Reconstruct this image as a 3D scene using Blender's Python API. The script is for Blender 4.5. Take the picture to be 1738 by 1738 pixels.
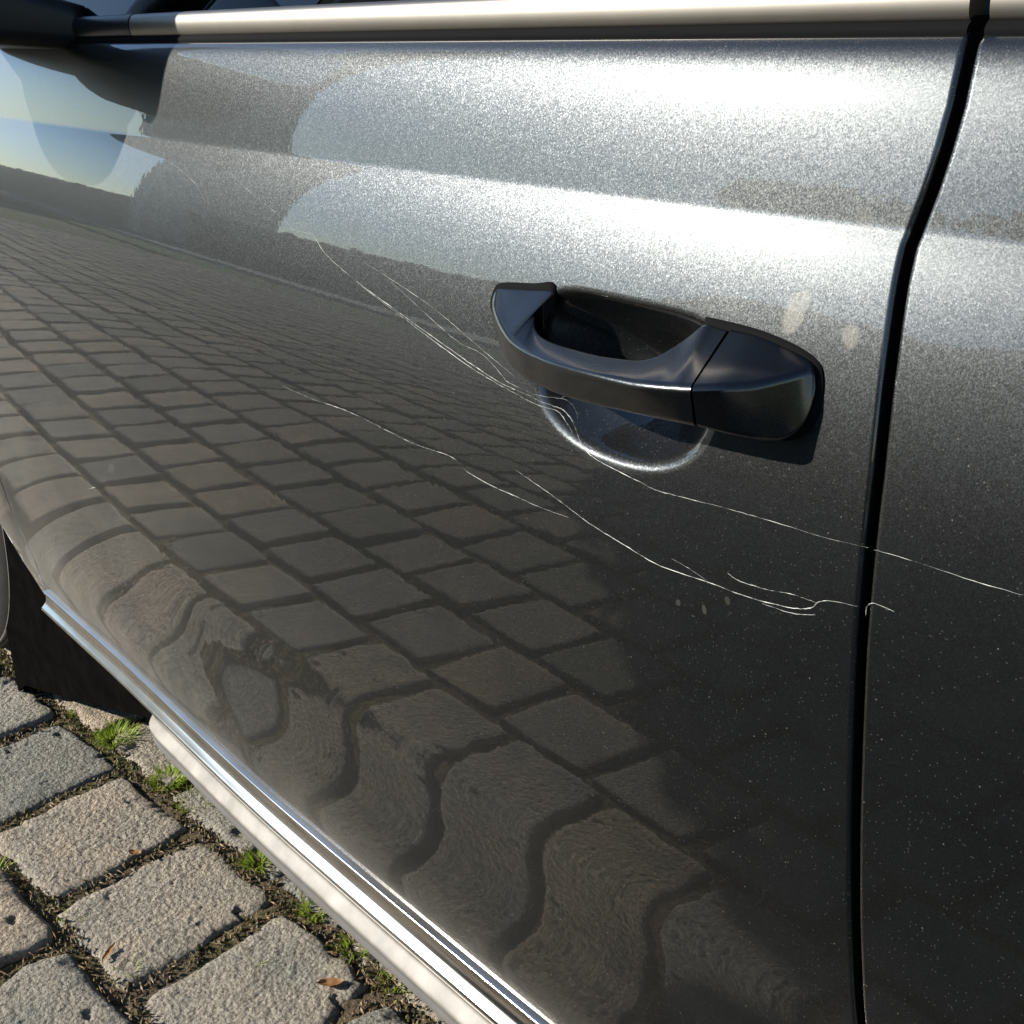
import bpy, bmesh, math, random
import numpy as np
from mathutils import Vector, noise
R = math.radians
sc = bpy.context.scene
for o in list(bpy.data.objects): bpy.data.objects.remove(o)
# ------------------------------------------------------------------ camera
cd = bpy.data.cameras.new('camera'); cam = bpy.data.objects.new('camera', cd)
sc.collection.objects.link(cam); sc.camera = cam
cam.location = (0, 0, .95)
cam.rotation_euler = (R(90-23.07), 0, R(47.9))
cd.sensor_width = 36; cd.lens = 36*1900/1738; cd.clip_start = .01; cd.clip_end = 2000
# ------------------------------------------------------------------ sky, sun, exposure
SUN = Vector((-.608, -.692, .390)).normalized()
w = bpy.data.worlds.new('World'); sc.world = w; w.use_nodes = True
nt = w.node_tree; bg = nt.nodes['Background']
sky = nt.nodes.new('ShaderNodeTexSky'); sky.sky_type = 'NISHITA'; sky.sun_disc = False
sky.sun_elevation = math.asin(SUN.z); sky.sun_rotation = math.atan2(SUN.x, SUN.y)
sky.air_density = 1.0; sky.dust_density = .1; sky.ozone_density = 1.6; sky.altitude = 1200
nt.links.new(sky.outputs[0], bg.inputs[0]); bg.inputs[1].default_value = .10
sl = bpy.data.lights.new('sun', 'SUN'); sl.energy = 4.6; sl.angle = R(.53); sl.color = (1, .955, .885)
so = bpy.data.objects.new('sun', sl); sc.collection.objects.link(so)
so.rotation_euler = SUN.to_track_quat('Z', 'Y').to_euler(); so.location = (-4, -5, 5)
vs = sc.view_settings; vs.view_transform = 'Standard'; vs.look = 'None'; vs.gamma = 1; vs.exposure = 1.05
sc.cycles.max_bounces = 6; sc.cycles.sample_clamp_indirect = 6
sc.cycles.use_denoising = True
random.seed(7)
C = sc.collection
# ------------------------------------------------------------------ helpers
def link(o, parent=None):
    C.objects.link(o)
    if parent is not None:
        o.parent = parent
        o.matrix_parent_inverse = PINV[parent.name]
    return o
PINV = {}
def empty(name, loc, label, cat, group=None):
    o = bpy.data.objects.new(name, None); o.location = loc; o.empty_display_size = .2
    C.objects.link(o); bpy.context.view_layer.update()
    PINV[o.name] = o.matrix_world.inverted()
    tag(o, label, cat, group); return o
def tag(o, label=None, cat=None, group=None, kind=None):
    if label: o['label'] = label
    if cat: o['category'] = cat
    if group: o['group'] = group
    if kind: o['kind'] = kind
    return o
def build(name, bm, mat, parent=None, smooth=True):
    me = bpy.data.meshes.new(name)
    if isinstance(bm, tuple):
        me.from_pydata(bm[0], [], bm[1]); me.validate()
    else:
        bm.to_mesh(me); bm.free()
    if smooth: me.polygons.foreach_set('use_smooth', [True]*len(me.polygons))
    for m in (mat if isinstance(mat, (list, tuple)) else [mat]): me.materials.append(m)
    o = bpy.data.objects.new(name, me); link(o, parent)
    from mathutils import Matrix
    PINV[o.name] = Matrix.Identity(4)
    return o
def mirrored(o, name, parent, yc):
    c = bpy.data.objects.new(name, o.data); link(c, parent)
    c.scale = (1, -1, 1); c.location = (0, 2*yc, 0); return c
def autosmooth(o, ang=35):
    me = o.data; bm = bmesh.new(); bm.from_mesh(me)
    for e in bm.edges:
        if len(e.link_faces) == 2 and e.calc_face_angle(0) > R(ang): e.smooth = False
    bm.to_mesh(me); bm.free()
def grid_faces(nu, nv, close_u=False, off=0):
    f = []
    for i in range(nu if close_u else nu-1):
        for j in range(nv-1):
            a = i*nv+j; b = ((i+1) % nu)*nv+j
            f.append((a+off, b+off, b+1+off, a+1+off))
    return f
def loft(sections, caps=True):
    """closed sections (lists of equal length) skinned along their order"""
    n = len(sections[0]); V = [tuple(p) for s in sections for p in s]; Fc = []
    for i in range(len(sections)-1):
        for j in range(n):
            k = (j+1) % n
            Fc.append((i*n+j, i*n+k, (i+1)*n+k, (i+1)*n+j))
    if caps:
        Fc.append(tuple(range(n))[::-1]); Fc.append(tuple((len(sections)-1)*n+j for j in range(n)))
    return V, Fc
def catmull(P, n):
    P = [np.array(p, float) for p in P]; out = []
    for i in range(len(P)-1):
        p0 = P[max(i-1, 0)]; p1 = P[i]; p2 = P[i+1]; p3 = P[min(i+2, len(P)-1)]
        for k in range(n):
            t = k/n
            out.append(.5*((2*p1)+(p2-p0)*t+(2*p0-5*p1+4*p2-p3)*t*t+(3*p1-p0-3*p2+p3)*t**3))
    out.append(P[-1]); return out
def fillet(poly, rad, n=5):
    m = len(poly); out = []
    for i in range(m):
        p = poly[i]; a = poly[i-1]-p; b = poly[(i+1) % m]-p
        la, lb = np.linalg.norm(a)+1e-9, np.linalg.norm(b)+1e-9
        pa = p+a*min(rad[i]/la, .45); pb = p+b*min(rad[i]/lb, .45)
        for k in range(n+1):
            t = k/n; out.append((1-t)**2*pa+2*t*(1-t)*p+t*t*pb)
    return out
def box(x0, x1, y0, y1, z0, z1, bev=0.0, seg=2):
    bm = bmesh.new(); bmesh.ops.create_cube(bm, size=1)
    for v in bm.verts:
        v.co = Vector(((x0+x1)/2+v.co.x*(x1-x0), (y0+y1)/2+v.co.y*(y1-y0), (z0+z1)/2+v.co.z*(z1-z0)))
    if bev: bmesh.ops.bevel(bm, geom=bm.edges[:], offset=bev, segments=seg, affect='EDGES', profile=.5)
    return bm
# ------------------------------------------------------------------ materials
def mat(name):
    m = bpy.data.materials.new(name); m.use_nodes = True
    t = m.node_tree; b = t.nodes['Principled BSDF']; return m, t, b
def N(t, kind, **kw):
    n = t.nodes.new('ShaderNode'+kind)
    for k, v in kw.items():
        if k.startswith('i_'):
            key = k[2:]; n.inputs[int(key) if key.isdigit() else key].default_value = v
        else: setattr(n, k, v)
    return n
def L(t, a, b): t.links.new(a, b)
def ramp(t, src, stops):
    r = N(t, 'ValToRGB'); e = r.color_ramp.elements
    while len(e) < len(stops): e.new(.5)
    for el, (p, c) in zip(e, stops):
        el.position = p; el.color = (c, c, c, 1) if isinstance(c, (int, float)) else (*c, 1)
    L(t, src, r.inputs[0]); return r
def math_(t, op, a, b=None, clamp=False):
    n = N(t, 'Math', operation=op, use_clamp=clamp)
    for i, v in enumerate((a, b)):
        if v is None: continue
        if isinstance(v, (int, float)): n.inputs[i].default_value = v
        else: L(t, v, n.inputs[i])
    return n.outputs[0]
def simple(name, col, rough=.5, metal=0., spec=.5, coat=0., nscale=0, namp=.3, bump=0.):
    m, t, b = mat(name)
    b.inputs['Base Color'].default_value = (*col, 1); b.inputs['Roughness'].default_value = rough
    b.inputs['Metallic'].default_value = metal; b.inputs['Specular IOR Level'].default_value = spec
    b.inputs['Coat Weight'].default_value = coat
    if nscale:
        tc = N(t, 'TexCoord'); nz = N(t, 'TexNoise', i_Scale=nscale, i_Detail=5.0); L(t, tc.outputs['Object'], nz.inputs['Vector'])
        r = ramp(t, nz.outputs[0], [(.3, tuple(c*(1-namp) for c in col)), (.7, tuple(min(1, c*(1+namp)) for c in col))])
        L(t, r.outputs[0], b.inputs['Base Color'])
        if bump:
            bp = N(t, 'Bump', i_Strength=bump, i_Distance=.002); L(t, nz.outputs[0], bp.inputs['Height']); L(t, bp.outputs[0], b.inputs['Normal'])
    return m
def paint(name, base, flake=.052, rough=.385, dust=1.0, fscale=2300, coat=.018):
    m, t, b = mat(name)
    tc = N(t, 'TexCoord'); P = tc.outputs['Object']; geo = N(t, 'NewGeometry')
    # metallic flakes: each tiny cell leans its own way under a smooth clear coat
    vo = N(t, 'TexVoronoi', i_Scale=fscale); L(t, P, vo.inputs['Vector'])
    v1 = N(t, 'VectorMath', operation='SUBTRACT'); v1.inputs[1].default_value = (.5, .5, .5); L(t, vo.outputs['Color'], v1.inputs[0])
    v2 = N(t, 'VectorMath', operation='SCALE'); L(t, v1.outputs[0], v2.inputs[0]); v2.inputs['Scale'].default_value = flake*2
    v3 = N(t, 'VectorMath', operation='ADD'); L(t, v2.outputs[0], v3.inputs[0]); L(t, geo.outputs['Normal'], v3.inputs[1])
    v4 = N(t, 'VectorMath', operation='NORMALIZE'); L(t, v3.outputs[0], v4.inputs[0])
    L(t, v4.outputs[0], b.inputs['Normal'])
    sp = N(t, 'SeparateColor'); L(t, vo.outputs['Color'], sp.inputs[0])
    cr = ramp(t, sp.outputs[0], [(0, tuple(c*.75 for c in base)), (.8, tuple(c*1.0 for c in base)), (1, tuple(c*1.7 for c in base))])
    L(t, cr.outputs[0], b.inputs['Base Color'])
    b.inputs['Metallic'].default_value = 1; b.inputs['Roughness'].default_value = rough
    b.inputs['Coat Weight'].default_value = 1; b.inputs['Coat Roughness'].default_value = coat; b.inputs['Coat IOR'].default_value = 1.5
    # orange peel of the clear coat
    op = N(t, 'TexNoise', i_Scale=170.0, i_Detail=1.0); L(t, P, op.inputs['Vector'])
    ob = N(t, 'Bump', i_Strength=.006, i_Distance=.002); L(t, op.outputs[0], ob.inputs['Height']); L(t, ob.outputs[0], b.inputs['Coat Normal'])
    if not dust: return m
    # road dust: thickens towards the bottom and behind the front wheel, in streaks and blotches, plus stuck specks
    xyz = N(t, 'SeparateXYZ'); L(t, P, xyz.inputs[0])
    zf = N(t, 'MapRange', i_1=.80, i_2=.38, i_3=0.0, i_4=1.0); L(t, xyz.outputs[2], zf.inputs[0])
    xf = N(t, 'MapRange', i_1=-.55, i_2=-1.35, i_3=.0, i_4=1.0); L(t, xyz.outputs[0], xf.inputs[0])
    xz = math_(t, 'MULTIPLY', xf.outputs[0], zf.outputs[0])
    n1 = N(t, 'TexNoise', i_Scale=9.0, i_Detail=6.0, i_Roughness=.65); L(t, P, n1.inputs['Vector'])
    n1r = ramp(t, n1.outputs[0], [(.3, .35), (.75, 1.3)])
    z2 = math_(t, 'POWER', zf.outputs[0], 1.6)
    low = N(t, 'MapRange', i_1=.45, i_2=.40, i_3=0.0, i_4=1.0); L(t, xyz.outputs[2], low.inputs[0])
    s = math_(t, 'ADD', math_(t, 'MULTIPLY', z2, .010), math_(t, 'MULTIPLY', xz, .13))
    s = math_(t, 'ADD', s, math_(t, 'MULTIPLY', low.outputs[0], .07))
    s = math_(t, 'ADD', s, .005)
    s = math_(t, 'MULTIPLY', s, n1r.outputs[0])
    # specks
    flat = N(t, 'CombineXYZ'); L(t, xyz.outputs[0], flat.inputs[0]); L(t, xyz.outputs[2], flat.inputs[1])
    for scl, thr, amt in ((900.0, .10, .10), (260.0, .035, .22)) if dust == 1 else ():
        vs_ = N(t, 'TexVoronoi', voronoi_dimensions='2D', i_Scale=scl); L(t, flat.outputs[0], vs_.inputs['Vector'])
        dot = math_(t, 'LESS_THAN', vs_.outputs['Distance'], thr*2.2)
        sc_ = N(t, 'SeparateColor'); L(t, vs_.outputs['Color'], sc_.inputs[0])
        pick = math_(t, 'GREATER_THAN', sc_.outputs[1], .965 if scl > 500 else .983)
        s = math_(t, 'ADD', s, math_(t, 'MULTIPLY', math_(t, 'MULTIPLY', dot, pick), amt))
    # finger smudges by the handle and dried drops
    nn = N(t, 'TexNoise', i_Scale=160.0, i_Detail=3.0); L(t, P, nn.inputs['Vector'])
    for (x, z, rx, rz, amt, ang) in SMUDGE:
        ca, sa = math.cos(ang), math.sin(ang)
        dx = math_(t, 'SUBTRACT', xyz.outputs[0], x); dz = math_(t, 'SUBTRACT', xyz.outputs[2], z)
        u = math_(t, 'DIVIDE', math_(t, 'ADD', math_(t, 'MULTIPLY', dx, ca), math_(t, 'MULTIPLY', dz, sa)), rx)
        v = math_(t, 'DIVIDE', math_(t, 'SUBTRACT', math_(t, 'MULTIPLY', dz, ca), math_(t, 'MULTIPLY', dx, sa)), rz)
        rr = math_(t, 'ADD', math_(t, 'MULTIPLY', u, u), math_(t, 'MULTIPLY', v, v))
        rr = math_(t, 'ADD', rr, math_(t, 'MULTIPLY', math_(t, 'SUBTRACT', nn.outputs[0], .5), 1.1))
        k = N(t, 'MapRange', i_1=1.0, i_2=.55, i_3=0.0, i_4=amt); L(t, rr, k.inputs[0])
        s = math_(t, 'ADD', s, k.outputs[0])
    s = math_(t, 'MINIMUM', s, .9)
    if dust != 1: s = math_(t, 'MULTIPLY', s, dust)
    df = N(t, 'BsdfDiffuse'); df.inputs[0].default_value = (.40, .365, .305, 1)
    mx = N(t, 'MixShader'); L(t, s, mx.inputs[0]); L(t, b.outputs[0], mx.inputs[1]); L(t, df.outputs[0], mx.inputs[2])
    L(t, mx.outputs[0], t.nodes['Material Output'].inputs[0])
    return m
SMUDGE = [(-.2325, .8565, .0046, .0100, .30, -.25), (-.2084, .8518, .0038, .0045, .22, .2), (-.215, .8905, .004, .004, .08, 0.), (-.2545, .7285, .0012, .0022, .07, .3), (-.2685, .7262, .0014, .0018, .06, -.4), (-.2432, .7372, .0015, .0020, .05, .4), (-.905, .605, .010, .004, .05, .5)]
M = {}
M['paint'] = paint('car_paint', (.0385, .0408, .0406))
M['paint_handle'] = paint('darkened_body_paint', (.016, .0168, .0175), flake=.03, rough=.3, dust=.5, coat=.14)  # body colour made darker for the dark sky the handle mirrors
M['black'] = simple('black_plastic', (.012, .012, .013), .35)
M['gloss_black'] = simple('gloss_black_plastic', (.006, .006, .007), .35, spec=.25)
M['rubber'] = simple('black_rubber', (.005, .005, .005), .8, spec=.05)
M['sill_edge'] = simple('grey_sill_edge', (.13, .122, .11), .7, nscale=40, namp=.1)  # darker grey than the sill face above it
M['liner'] = simple('wheel_arch_liner', (.004, .0036, .0032), 1., spec=.0, nscale=30, bump=.3)
M['tyre'] = simple('tyre_rubber', (.011, .0095, .0085), .7, nscale=40, namp=.4, bump=.2)
M['tyre_glint'] = simple('sunlit_tyre_shoulder', (.16, .14, .12), .8, nscale=60)  # light ring colour paints the sun catching the tyre shoulder
M['rim'] = simple('alloy_rim', (.55, .55, .56), .28, metal=1)
M['alu'] = simple('satin_aluminium', (.29, .265, .225), .42, metal=1, nscale=60, namp=.04)
M['chrome'] = simple('bright_chrome', (.66, .62, .56), .15, metal=1, nscale=25, namp=.12)
M['sill'] = simple('dusty_sill_plastic', (.215, .197, .163), .5, spec=.3, nscale=45, namp=.30, bump=.12)
def scratch_mat():
    m, t, b = mat('bare_scratch'); b.inputs['Base Color'].default_value = (.55, .54, .49, 1); b.inputs['Roughness'].default_value = .5
    tc = N(t, 'TexCoord'); n = N(t, 'TexNoise', i_Scale=90.0, i_Detail=5.0, i_Roughness=.7); L(t, tc.outputs['Object'], n.inputs['Vector'])
    r = ramp(t, n.outputs[0], [(.38, .05), (.60, 1.0)]); L(t, r.outputs[0], b.inputs['Alpha']); return m
M['scratch'] = scratch_mat()
M['mirror_glass'] = simple('mirror_glass', (.9, .9, .9), .01, metal=1)
M['lamp_red'] = simple('red_lamp_lens', (.35, .01, .01), .1, coat=1)
M['lamp_clear'] = simple('clear_lamp_lens', (.7, .72, .75), .05, coat=1)
M['seat'] = simple('dark_seat_cloth', (.02, .02, .022), .9)
def glass_mat():
    m, t, b = mat('tinted_glass'); t.nodes.remove(b)
    tr = N(t, 'BsdfTransparent'); tr.inputs[0].default_value = (.32, .40, .38, 1)
    gl = N(t, 'BsdfGlossy'); gl.inputs['Roughness'].default_value = .01
    fr = N(t, 'Fresnel', i_IOR=1.5); mx = N(t, 'MixShader')
    L(t, fr.outputs[0], mx.inputs[0]); L(t, tr.outputs[0], mx.inputs[1]); L(t, gl.outputs[0], mx.inputs[2])
    L(t, mx.outputs[0], t.nodes['Material Output'].inputs[0]); return m
M['glass'] = glass_mat()
def stone_mat():
    m, t, b = mat('weathered_concrete_sett')
    tc = N(t, 'TexCoord'); oi = N(t, 'ObjectInfo')
    at = N(t, 'Attribute', attribute_name='tint')
    va = N(t, 'VectorMath', operation='SCALE'); va.inputs[0].default_value = (37., 19., 11.); L(t, oi.outputs['Random'], va.inputs['Scale'])
    vb = N(t, 'VectorMath', operation='ADD'); L(t, tc.outputs['Object'], vb.inputs[0]); L(t, va.outputs[0], vb.inputs[1])
    P = vb.outputs[0]
    n1 = N(t, 'TexNoise', i_Scale=230.0, i_Detail=5.0, i_Roughness=.75); L(t, P, n1.inputs['Vector'])
    n2 = N(t, 'TexNoise', i_Scale=14.0, i_Detail=4.0); L(t, P, n2.inputs['Vector'])
    vo = N(t, 'TexVoronoi', i_Scale=210.0); L(t, P, vo.inputs['Vector'])
    c1 = ramp(t, n1.outputs[0], [(.34, (.085, .078, .066)), (.44, (.32, .30, .262)), (.58, (.435, .412, .362)), (.72, (.66, .63, .57))])
    c2 = ramp(t, n2.outputs[0], [(.3, (.78, .80, .78)), (.7, (1.08, 1.0, .92))])
    mm = N(t, 'Mix', data_type='RGBA', blend_type='MULTIPLY'); mm.inputs[0].default_value = 1
    L(t, c1.outputs[0], mm.inputs[6]); L(t, c2.outputs[0], mm.inputs[7])
    rnd = math_(t, 'FRACT', math_(t, 'ADD', oi.outputs['Random'], at.outputs['Fac']))
    tv = ramp(t, rnd, [(0, (.66, .69, .68)), (.35, (.9, .9, .87)), (.65, (1, .97, .92)), (1, (1.12, 1.0, .88))])
    m2 = N(t, 'Mix', data_type='RGBA', blend_type='MULTIPLY'); m2.inputs[0].default_value = 1
    L(t, mm.outputs[2], m2.inputs[6]); L(t, tv.outputs[0], m2.inputs[7])
    L(t, m2.outputs[2], b.inputs['Base Color']); b.inputs['Roughness'].default_value = .9; b.inputs['Specular IOR Level'].default_value = .2
    hh = math_(t, 'ADD', n1.outputs[0], math_(t, 'MULTIPLY', vo.outputs['Distance'], -.5))
    bp = N(t, 'Bump', i_Strength=1.0, i_Distance=.006); L(t, hh, bp.inputs['Height']); L(t, bp.outputs[0], b.inputs['Normal'])
    return m
M['stone'] = stone_mat()
def soil_mat():
    m, t, b = mat('mossy_joint_soil')
    tc = N(t, 'TexCoord'); P = tc.outputs['Object']
    n1 = N(t, 'TexNoise', i_Scale=140.0, i_Detail=6.0, i_Roughness=.7); L(t, P, n1.inputs['Vector'])
    n2 = N(t, 'TexNoise', i_Scale=7.0, i_Detail=5.0); L(t, P, n2.inputs['Vector'])
    c1 = ramp(t, n1.outputs[0], [(.3, (.04, .029, .019)), (.5, (.14, .105, .068)), (.75, (.34, .27, .19))])
    c2 = ramp(t, n1.outputs[0], [(.3, (.03, .030, .013)), (.55, (.12, .115, .042)), (.8, (.26, .23, .10))])
    mk = ramp(t, n2.outputs[0], [(.45, 0), (.6, 1)])
    mm = N(t, 'Mix', data_type='RGBA'); L(t, mk.outputs[0], mm.inputs[0]); L(t, c1.outputs[0], mm.inputs[6]); L(t, c2.outputs[0], mm.inputs[7])
    L(t, mm.outputs[2], b.inputs['Base Color']); b.inputs['Roughness'].default_value = 1; b.inputs['Specular IOR Level'].default_value = .1
    bp = N(t, 'Bump', i_Strength=1.0, i_Distance=.012); L(t, n1.outputs[0], bp.inputs['Height']); L(t, bp.outputs[0], b.inputs['Normal'])
    return m
M['soil'] = soil_mat()
def leafy(name, cols, trans=.3, scale=30):
    m, t, b = mat(name)
    tc = N(t, 'TexCoord'); n = N(t, 'TexNoise', i_Scale=scale, i_Detail=3.0); L(t, tc.outputs['Object'], n.inputs['Vector'])
    r = ramp(t, n.outputs[0], [(.3, cols[0]), (.5, cols[1]), (.7, cols[2])]); L(t, r.outputs[0], b.inputs['Base Color'])
    b.inputs['Roughness'].default_value = .55; b.inputs['Specular IOR Level'].default_value = .3
    tl = N(t, 'BsdfTranslucent'); L(t, r.outputs[0], tl.inputs[0]); mx = N(t, 'MixShader', i_0=trans)
    L(t, b.outputs[0], mx.inputs[1]); L(t, tl.outputs[0], mx.inputs[2]); L(t, mx.outputs[0], t.nodes['Material Output'].inputs[0]); return m
M['grass'] = leafy('fresh_grass', ((.20, .28, .03), (.32, .42, .05), (.46, .50, .11)), .4)
M['moss'] = leafy('dull_moss', ((.05, .04, .018), (.12, .10, .035), (.22, .19, .075)), .2, 90)
M['straw'] = leafy('dry_litter', ((.06, .04, .02), (.17, .11, .055), (.40, .29, .16)), .15, 260)
M['deadleaf'] = leafy('brown_leaf', ((.20, .09, .03), (.30, .15, .06), (.38, .22, .10)), .2, 60)
M['hedge'] = leafy('hedge_leaf', ((.018, .032, .010), (.032, .055, .015), (.055, .085, .025)), .25, 9)
M['lawn'] = simple('lawn', (.055, .085, .022), .95, spec=.1, nscale=40, namp=.5, bump=.5)
M['asphalt'] = simple('asphalt', (.07, .07, .072), .85, nscale=60, namp=.25, bump=.3)
M['kerb'] = simple('kerb_concrete', (.33, .32, .30), .9, nscale=30, namp=.15)
M['render'] = simple('beige_render', (.52, .47, .37), .9, nscale=3, namp=.06)
M['roof_tile'] = simple('brown_roof_tile', (.16, .075, .05), .8, nscale=8, namp=.2)
M['window'] = simple('window_pane', (.03, .035, .04), .05)
M['white'] = simple('white_frame', (.75, .75, .73), .5)
M['bark'] = simple('bark', (.09, .07, .05), .9, nscale=20, namp=.3, bump=.4)
M['terrain'] = simple('far_ground', (.09, .10, .045), 1., spec=.1, nscale=.2, namp=.3)
# ---- body side section: tilt of the panel normal (degrees, up positive) against height
TILT = [(.395,18),(.408,13),(.416,7),(.43,4.4),(.45,4.0),(.47,3.5),(.485,2.2),(.50,.2),(.515,-2.2),(.528,-4.4),(.540,-5.6),(.552,-5.7),(.565,-5.0),(.58,-4.2),(.63,-2.1),(.69,-.4),(.74,.6),(.77,2.6),
        (.795,5.6),(.82,8.6),(.845,11.5),(.862,14.5),(.874,17.5),(.8810,20.5),(.8852,21.5),(.8866,11.5),(.8880,9.8),(.892,9.4),(.900,9.6),(.910,10.6),
        (.920,12.2),(.930,15.5),(.938,19.5),(.9435,30),(.948,52),(.951,72)]
_z = np.array([a for a, b in TILT]); _n = np.array([b for a, b in TILT])
ZZ = np.arange(.395, .9511, .0005)
NN = np.interp(ZZ, _z, _n)
NN = np.convolve(np.pad(NN, 1, mode='edge'), np.ones(3)/3, 'valid')
YY = np.concatenate([[0], np.cumsum(np.tan(np.radians(NN))[:-1]*.0005)])
YY = YY - np.interp(.885, ZZ, YY) + .36
# towards the front wheel the hollow above the sill flattens out
LOWF = [(.395,18),(.408,14),(.418,7),(.432,1),(.455,-2.2),(.48,-3.8),(.515,-5.0),(.55,-5.1),(.565,-4.8),(.58,-4.2)]
NF = np.where(ZZ < .58, np.interp(ZZ, [a for a, b in LOWF], [b for a, b in LOWF]), NN)
YF = np.concatenate([[0], np.cumsum(np.tan(np.radians(NF))[:-1]*.0005)])
YF = YF - np.interp(.885, ZZ, YF) + .36
def zb(X): return .408 + (X+.42)*.055 if X > -1.4 else .3541
def zc(X): return .886 + max(-1.6, min(.6, X)+.3)*.008
def zeta(X, z):
    c, b = zc(X), zb(X)
    return .885 + (z-c) if z > c else .885 + (z-c)*(.885-.408)/(c-b)
def zreal(X, q):
    c, b = zc(X), zb(X)
    return c + (q-.885) if q > .885 else c + (q-.885)*(c-b)/(.885-.408)
def plan(X):
    y = .02*max(0, -.2-X)**2
    if X < -1.5: y += .13*(-1.5-X)**2
    if X > .5: y += .03*(X-.5)**2
    return y
def surfY(X, z):
    q = zeta(X, z); y = float(np.interp(q, ZZ, YY))
    if q < .585 and X < -.62:
        t = min(1, (-.62-X)/.42); t = t*t*(3-2*t)
        y = y*(1-t)+float(np.interp(q, ZZ, YF))*t
    return y + plan(X)
# ------------------------------------------------------------------ measured lines on the body side (x, z) and handle edges (x, y, z)
GRIP = [[[-0.3971, 0.3471, 0.8372], [-0.3962, 0.3448, 0.8334], [-0.3951, 0.3446, 0.8272]] ,
[[-0.395, 0.3479, 0.8415], [-0.3921, 0.3416, 0.8312], [-0.3915, 0.3417, 0.8249]] ,
[[-0.3849, 0.3481, 0.8431], [-0.3851, 0.3373, 0.8287], [-0.3859, 0.3383, 0.8214]] ,
[[-0.3711, 0.3483, 0.8446], [-0.3778, 0.3334, 0.8268], [-0.3792, 0.3349, 0.8171]] ,
[[-0.3558, 0.3477, 0.846], [-0.3689, 0.3291, 0.825], [-0.3697, 0.3308, 0.8131]] ,
[[-0.3605, 0.3446, 0.8401], [-0.3615, 0.3263, 0.824], [-0.3618, 0.328, 0.8112]] ,
[[-0.3603, 0.3398, 0.834], [-0.3521, 0.3234, 0.8236], [-0.3516, 0.3248, 0.8102]] ,
[[-0.3557, 0.3359, 0.8306], [-0.3428, 0.3211, 0.8233], [-0.3414, 0.3226, 0.8096]] ,
[[-0.3476, 0.3325, 0.829], [-0.3312, 0.318, 0.8236], [-0.3279, 0.3196, 0.8101]] ,
[[-0.3349, 0.3295, 0.8288], [-0.3165, 0.315, 0.8244], [-0.3123, 0.3171, 0.8109]] ,
[[-0.3126, 0.3267, 0.8298], [-0.2962, 0.312, 0.8261], [-0.2942, 0.3155, 0.8122]] ,
[[-0.2953, 0.3257, 0.8317], [-0.2858, 0.311, 0.8269], [-0.2849, 0.3148, 0.8131]] ,
[[-0.2852, 0.3259, 0.8332], [-0.2773, 0.3105, 0.8275], [-0.2766, 0.3142, 0.8138]] ,
[[-0.2788, 0.3283, 0.8355], [-0.2705, 0.3103, 0.8283], [-0.2696, 0.3139, 0.8145]] ,
[[-0.2759, 0.3328, 0.8381], [-0.2651, 0.3104, 0.829], [-0.2642, 0.3138, 0.815]] ,
[[-0.274, 0.3398, 0.8415], [-0.2598, 0.3106, 0.8298], [-0.2589, 0.3138, 0.8154]] ,
[[-0.2708, 0.347, 0.8465], [-0.2545, 0.3109, 0.8307], [-0.2535, 0.3138, 0.8158]] ,
[[-0.2656, 0.3477, 0.8463], [-0.2514, 0.3112, 0.8312], [-0.2503, 0.314, 0.8161]] ,
[[-0.2599, 0.3478, 0.846], [-0.2483, 0.3115, 0.8318], [-0.2471, 0.3143, 0.8163]] ,]
CAP = [[[-0.2587, 0.3478, 0.8458], [-0.2473, 0.3115, 0.8319], [-0.2459, 0.3144, 0.8162]] ,
[[-0.2489, 0.3477, 0.8458], [-0.2387, 0.3161, 0.8335], [-0.2369, 0.3178, 0.8152]] ,
[[-0.2409, 0.3475, 0.845], [-0.23, 0.3238, 0.8347], [-0.2283, 0.3245, 0.8135]] ,
[[-0.2337, 0.3472, 0.8438], [-0.2233, 0.3337, 0.8369], [-0.2234, 0.3313, 0.8121]] ,
[[-0.2272, 0.347, 0.8426], [-0.2202, 0.3395, 0.8384], [-0.2195, 0.336, 0.8138]] ,
[[-0.2222, 0.3467, 0.8412], [-0.2186, 0.3431, 0.8394], [-0.2162, 0.3398, 0.8197]] ,
[[-0.2201, 0.3468, 0.8401], [-0.2179, 0.345, 0.8385], [-0.2158, 0.3432, 0.8287]] ,]
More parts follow.
